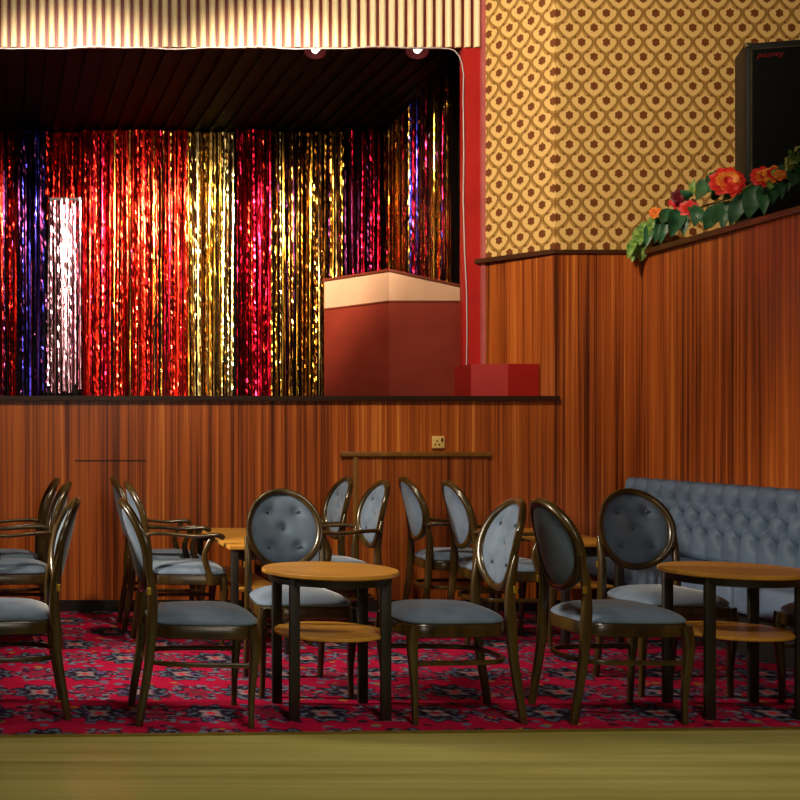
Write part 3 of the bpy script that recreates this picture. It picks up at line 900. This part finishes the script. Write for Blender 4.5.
lime = [((648, 222), (640, 236), 9), ((644, 228), (632, 242), 9), ((642, 236), (629, 251), 9), ((646, 232), (640, 252), 9), ((650, 220), (652, 238), 8), ((640, 244), (632, 260), 9), ((642, 246), (640, 262), 8), ((634, 240), (628, 258), 7),
        ((692, 196), (694, 180), 5), ((690, 198), (688, 182), 5), ((786, 168), (799, 158), 11), ((790, 172), (803, 166), 10), ((796, 160), (800, 146), 9), ((788, 164), (790, 150), 8), ((782, 170), (774, 180), 9), ((772, 180), (768, 190), 8), ((800, 160), (812, 150), 10), ((656, 216), (650, 230), 8)]
for (a, b, wpx) in lime:
    dx = random.uniform(-.08, .02); d = gd(max(a[0], 640))
    leaf(P(a[0], a[1], dx), P(b[0], b[1], dx-random.uniform(.01, .05)), wpx*d/F*1.2, 'leaf_lime', random.uniform(.1, .5), (random.uniform(-.7, .1), -1, random.uniform(.1, .9)))
def flower(px, py, rpx, mats, n=9, squash=.6):
    c = P(px, py, -.03); d = gd(px); R = rpx*d/F
    mb = MB()
    for ring, (rr, tilt, cnt) in enumerate(((1, .25, n), (.75, .6, n-2), (.45, 1.0, 5))):
        for i in range(cnt):
            th = 2*PI*(i+.5*ring)/cnt + random.uniform(-.15, .15)
            dirv = Vector((math.cos(th), 0, math.sin(th)*squash)); up = Vector((-.25, -1, .3)).normalized()
            dirv = (dirv - up*dirv.dot(up)).normalized()
            side = up.cross(dirv)
            ks = 6; o = len(mb.v)
            for k in range(ks+1):
                q = k/ks; w = R*rr*.42*math.sin(PI*min(.97, .12+q*.86))**.7
                for j in (-1, -.4, .4, 1):
                    p = c + dirv*R*rr*q*math.cos(tilt*.8) + up*(R*rr*q*math.sin(tilt) - R*.25*q*q) + side*w*j + up*abs(j)*w*.25 + up*random.uniform(-1, 1)*R*.035
                    mb.v.append(tuple(p))
            for k in range(ks):
                for j in range(3):
                    a = o+k*4+j; mb.f.append((a, a+1, a+5, a+4)); mb.mi.append(ring % len(mats))
    k = len(mb.v); up = Vector((-.25, -1, .3)).normalized()
    mb.v += [tuple(Vector(v)-up*.0012) for v in mb.v[:]]
    nf = len(mb.f); mb.f += [tuple(q+k for q in f_)[::-1] for f_ in mb.f[:]]; mb.mi += mb.mi[:nf]
    return mb.build('flower', mats, gl, angle=70)
flower(656, 213, 7, ['petal_orange'], 7)
flower(680, 197, 9, ['petal_maroon'], 8)['label'] = 'dark maroon flower'
flower(676, 203, 7, ['petal_red', 'petal_pink'], 7)
flower(689, 209, 10, ['petal_pink', 'petal_red'], 8)
flower(727, 182, 17, ['petal_red', 'petal_orange'], 10)['label'] = 'large red and yellow flower'
flower(733, 189, 9, ['petal_red'], 7)
flower(763, 177, 12, ['petal_red', 'petal_orange'], 9)
flower(773, 174, 10, ['petal_orange', 'petal_red'], 8)
flower(781, 175, 7, ['petal_orange'], 7)

# ------------------------------------------------------------------ light
def light(kind, loc, power, col, size=.1, target=None, size_y=None, spot=None, blend=.5):
    l = bpy.data.lights.new('lamp_'+kind.lower(), kind); l.energy = power; l.color = col
    if kind == 'AREA':
        l.size = size
        if size_y: l.shape = 'RECTANGLE'; l.size_y = size_y
    else: l.shadow_soft_size = size
    if kind == 'SPOT': l.spot_size = spot; l.spot_blend = blend
    o = bpy.data.objects.new('lamp_'+kind.lower(), l); COL.objects.link(o); o.location = loc
    if target is not None:
        o.rotation_euler = (Vector(target)-Vector(loc)).to_track_quat('-Z', 'Y').to_euler()
    return o
WARM = (1, .81, .57)
# hall spots over the dance floor, trained on the stage and the walls round it
for loc, tgt, p, c, ang in (((1.1, 5.0, 4.7), (1.2, 8.9, 4.35), 150, (1, .83, .6), 80), ((.6, 4.7, 4.62), (.5, 12, 2.1), 5600, (1, .80, .60), 34), ((2.0, 4.9, 4.62), (1.95, 12, 2.1), 6400, (1, .78, .52), 34),
                       ((1.4, 5.2, 4.62), (1.3, 8.35, 1.5), 560, (1, .82, .56), 84), ((.9, 5.2, 4.7), (3.85, 8.5, 3.65), 1000, (1, .84, .60), 58)):
    light('SPOT', loc, p, c, .12, tgt, spot=math.radians(ang), blend=1)
for x, c in ((.75, (1, .75, .62)), (1.45, (1, .76, .58)), (2.4, (1, .8, .55))):       # small floods behind the fascia
    light('SPOT', (x, 9.12, 4.19), 90, c, .05, (x, DB, 2.7), spot=1.35, blend=.9)
light('SPOT', (1.3, 9.15, 4.17), 560, (1, .8, .6), .05, (3.75, 11.2, 2.9), spot=1.0, blend=.9)
light('SPOT', (-1.9, 5.8, 2.05), 860, (1, .85, .64), .22, (1.6, 6.15, .62), spot=math.radians(58), blend=1)
light('AREA', (-.8, 5.6, 4.85), 32, WARM, .5, (1.2, 6.4, .4))
light('SPOT', (1.6, 1.6, 4.85), 640, (1, .89, .66), .4, (1.75, 4.0, 0), spot=math.radians(60), blend=.9)
light('AREA', (1.2, -1.2, 2.6), 28, (1, .9, .72), 1.2, (2.2, 6, .7))  # unseen soft fill added behind the camera to lift the chair fronts
for r_, c_ in lamps: light('POINT', (c_.x, c_.y, c_.z-.1), .6, (1, .8, .65), .03)
w = bpy.data.worlds.new('hall_ambient'); sc.world = w; w.use_nodes = True
w.node_tree.nodes['Background'].inputs[0].default_value = (.9, .8, .7, 1); w.node_tree.nodes['Background'].inputs[1].default_value = .02

# ------------------------------------------------------------------ camera and view
cam = bpy.data.cameras.new('camera'); co = bpy.data.objects.new('camera', cam); COL.objects.link(co)
co.location = (0, 0, EYE); co.rotation_euler = (PI/2, 0, 0)
cam.sensor_width = 36; cam.lens = F*36/800; cam.shift_x = .5; cam.shift_y = (HY-400)/800
cam.clip_end = 60
sc.camera = co
sc.view_settings.view_transform = 'Standard'; sc.view_settings.look = 'None'
sc.view_settings.gamma = 1; sc.view_settings.use_curve_mapping = False
sc.view_settings.exposure = 0.0
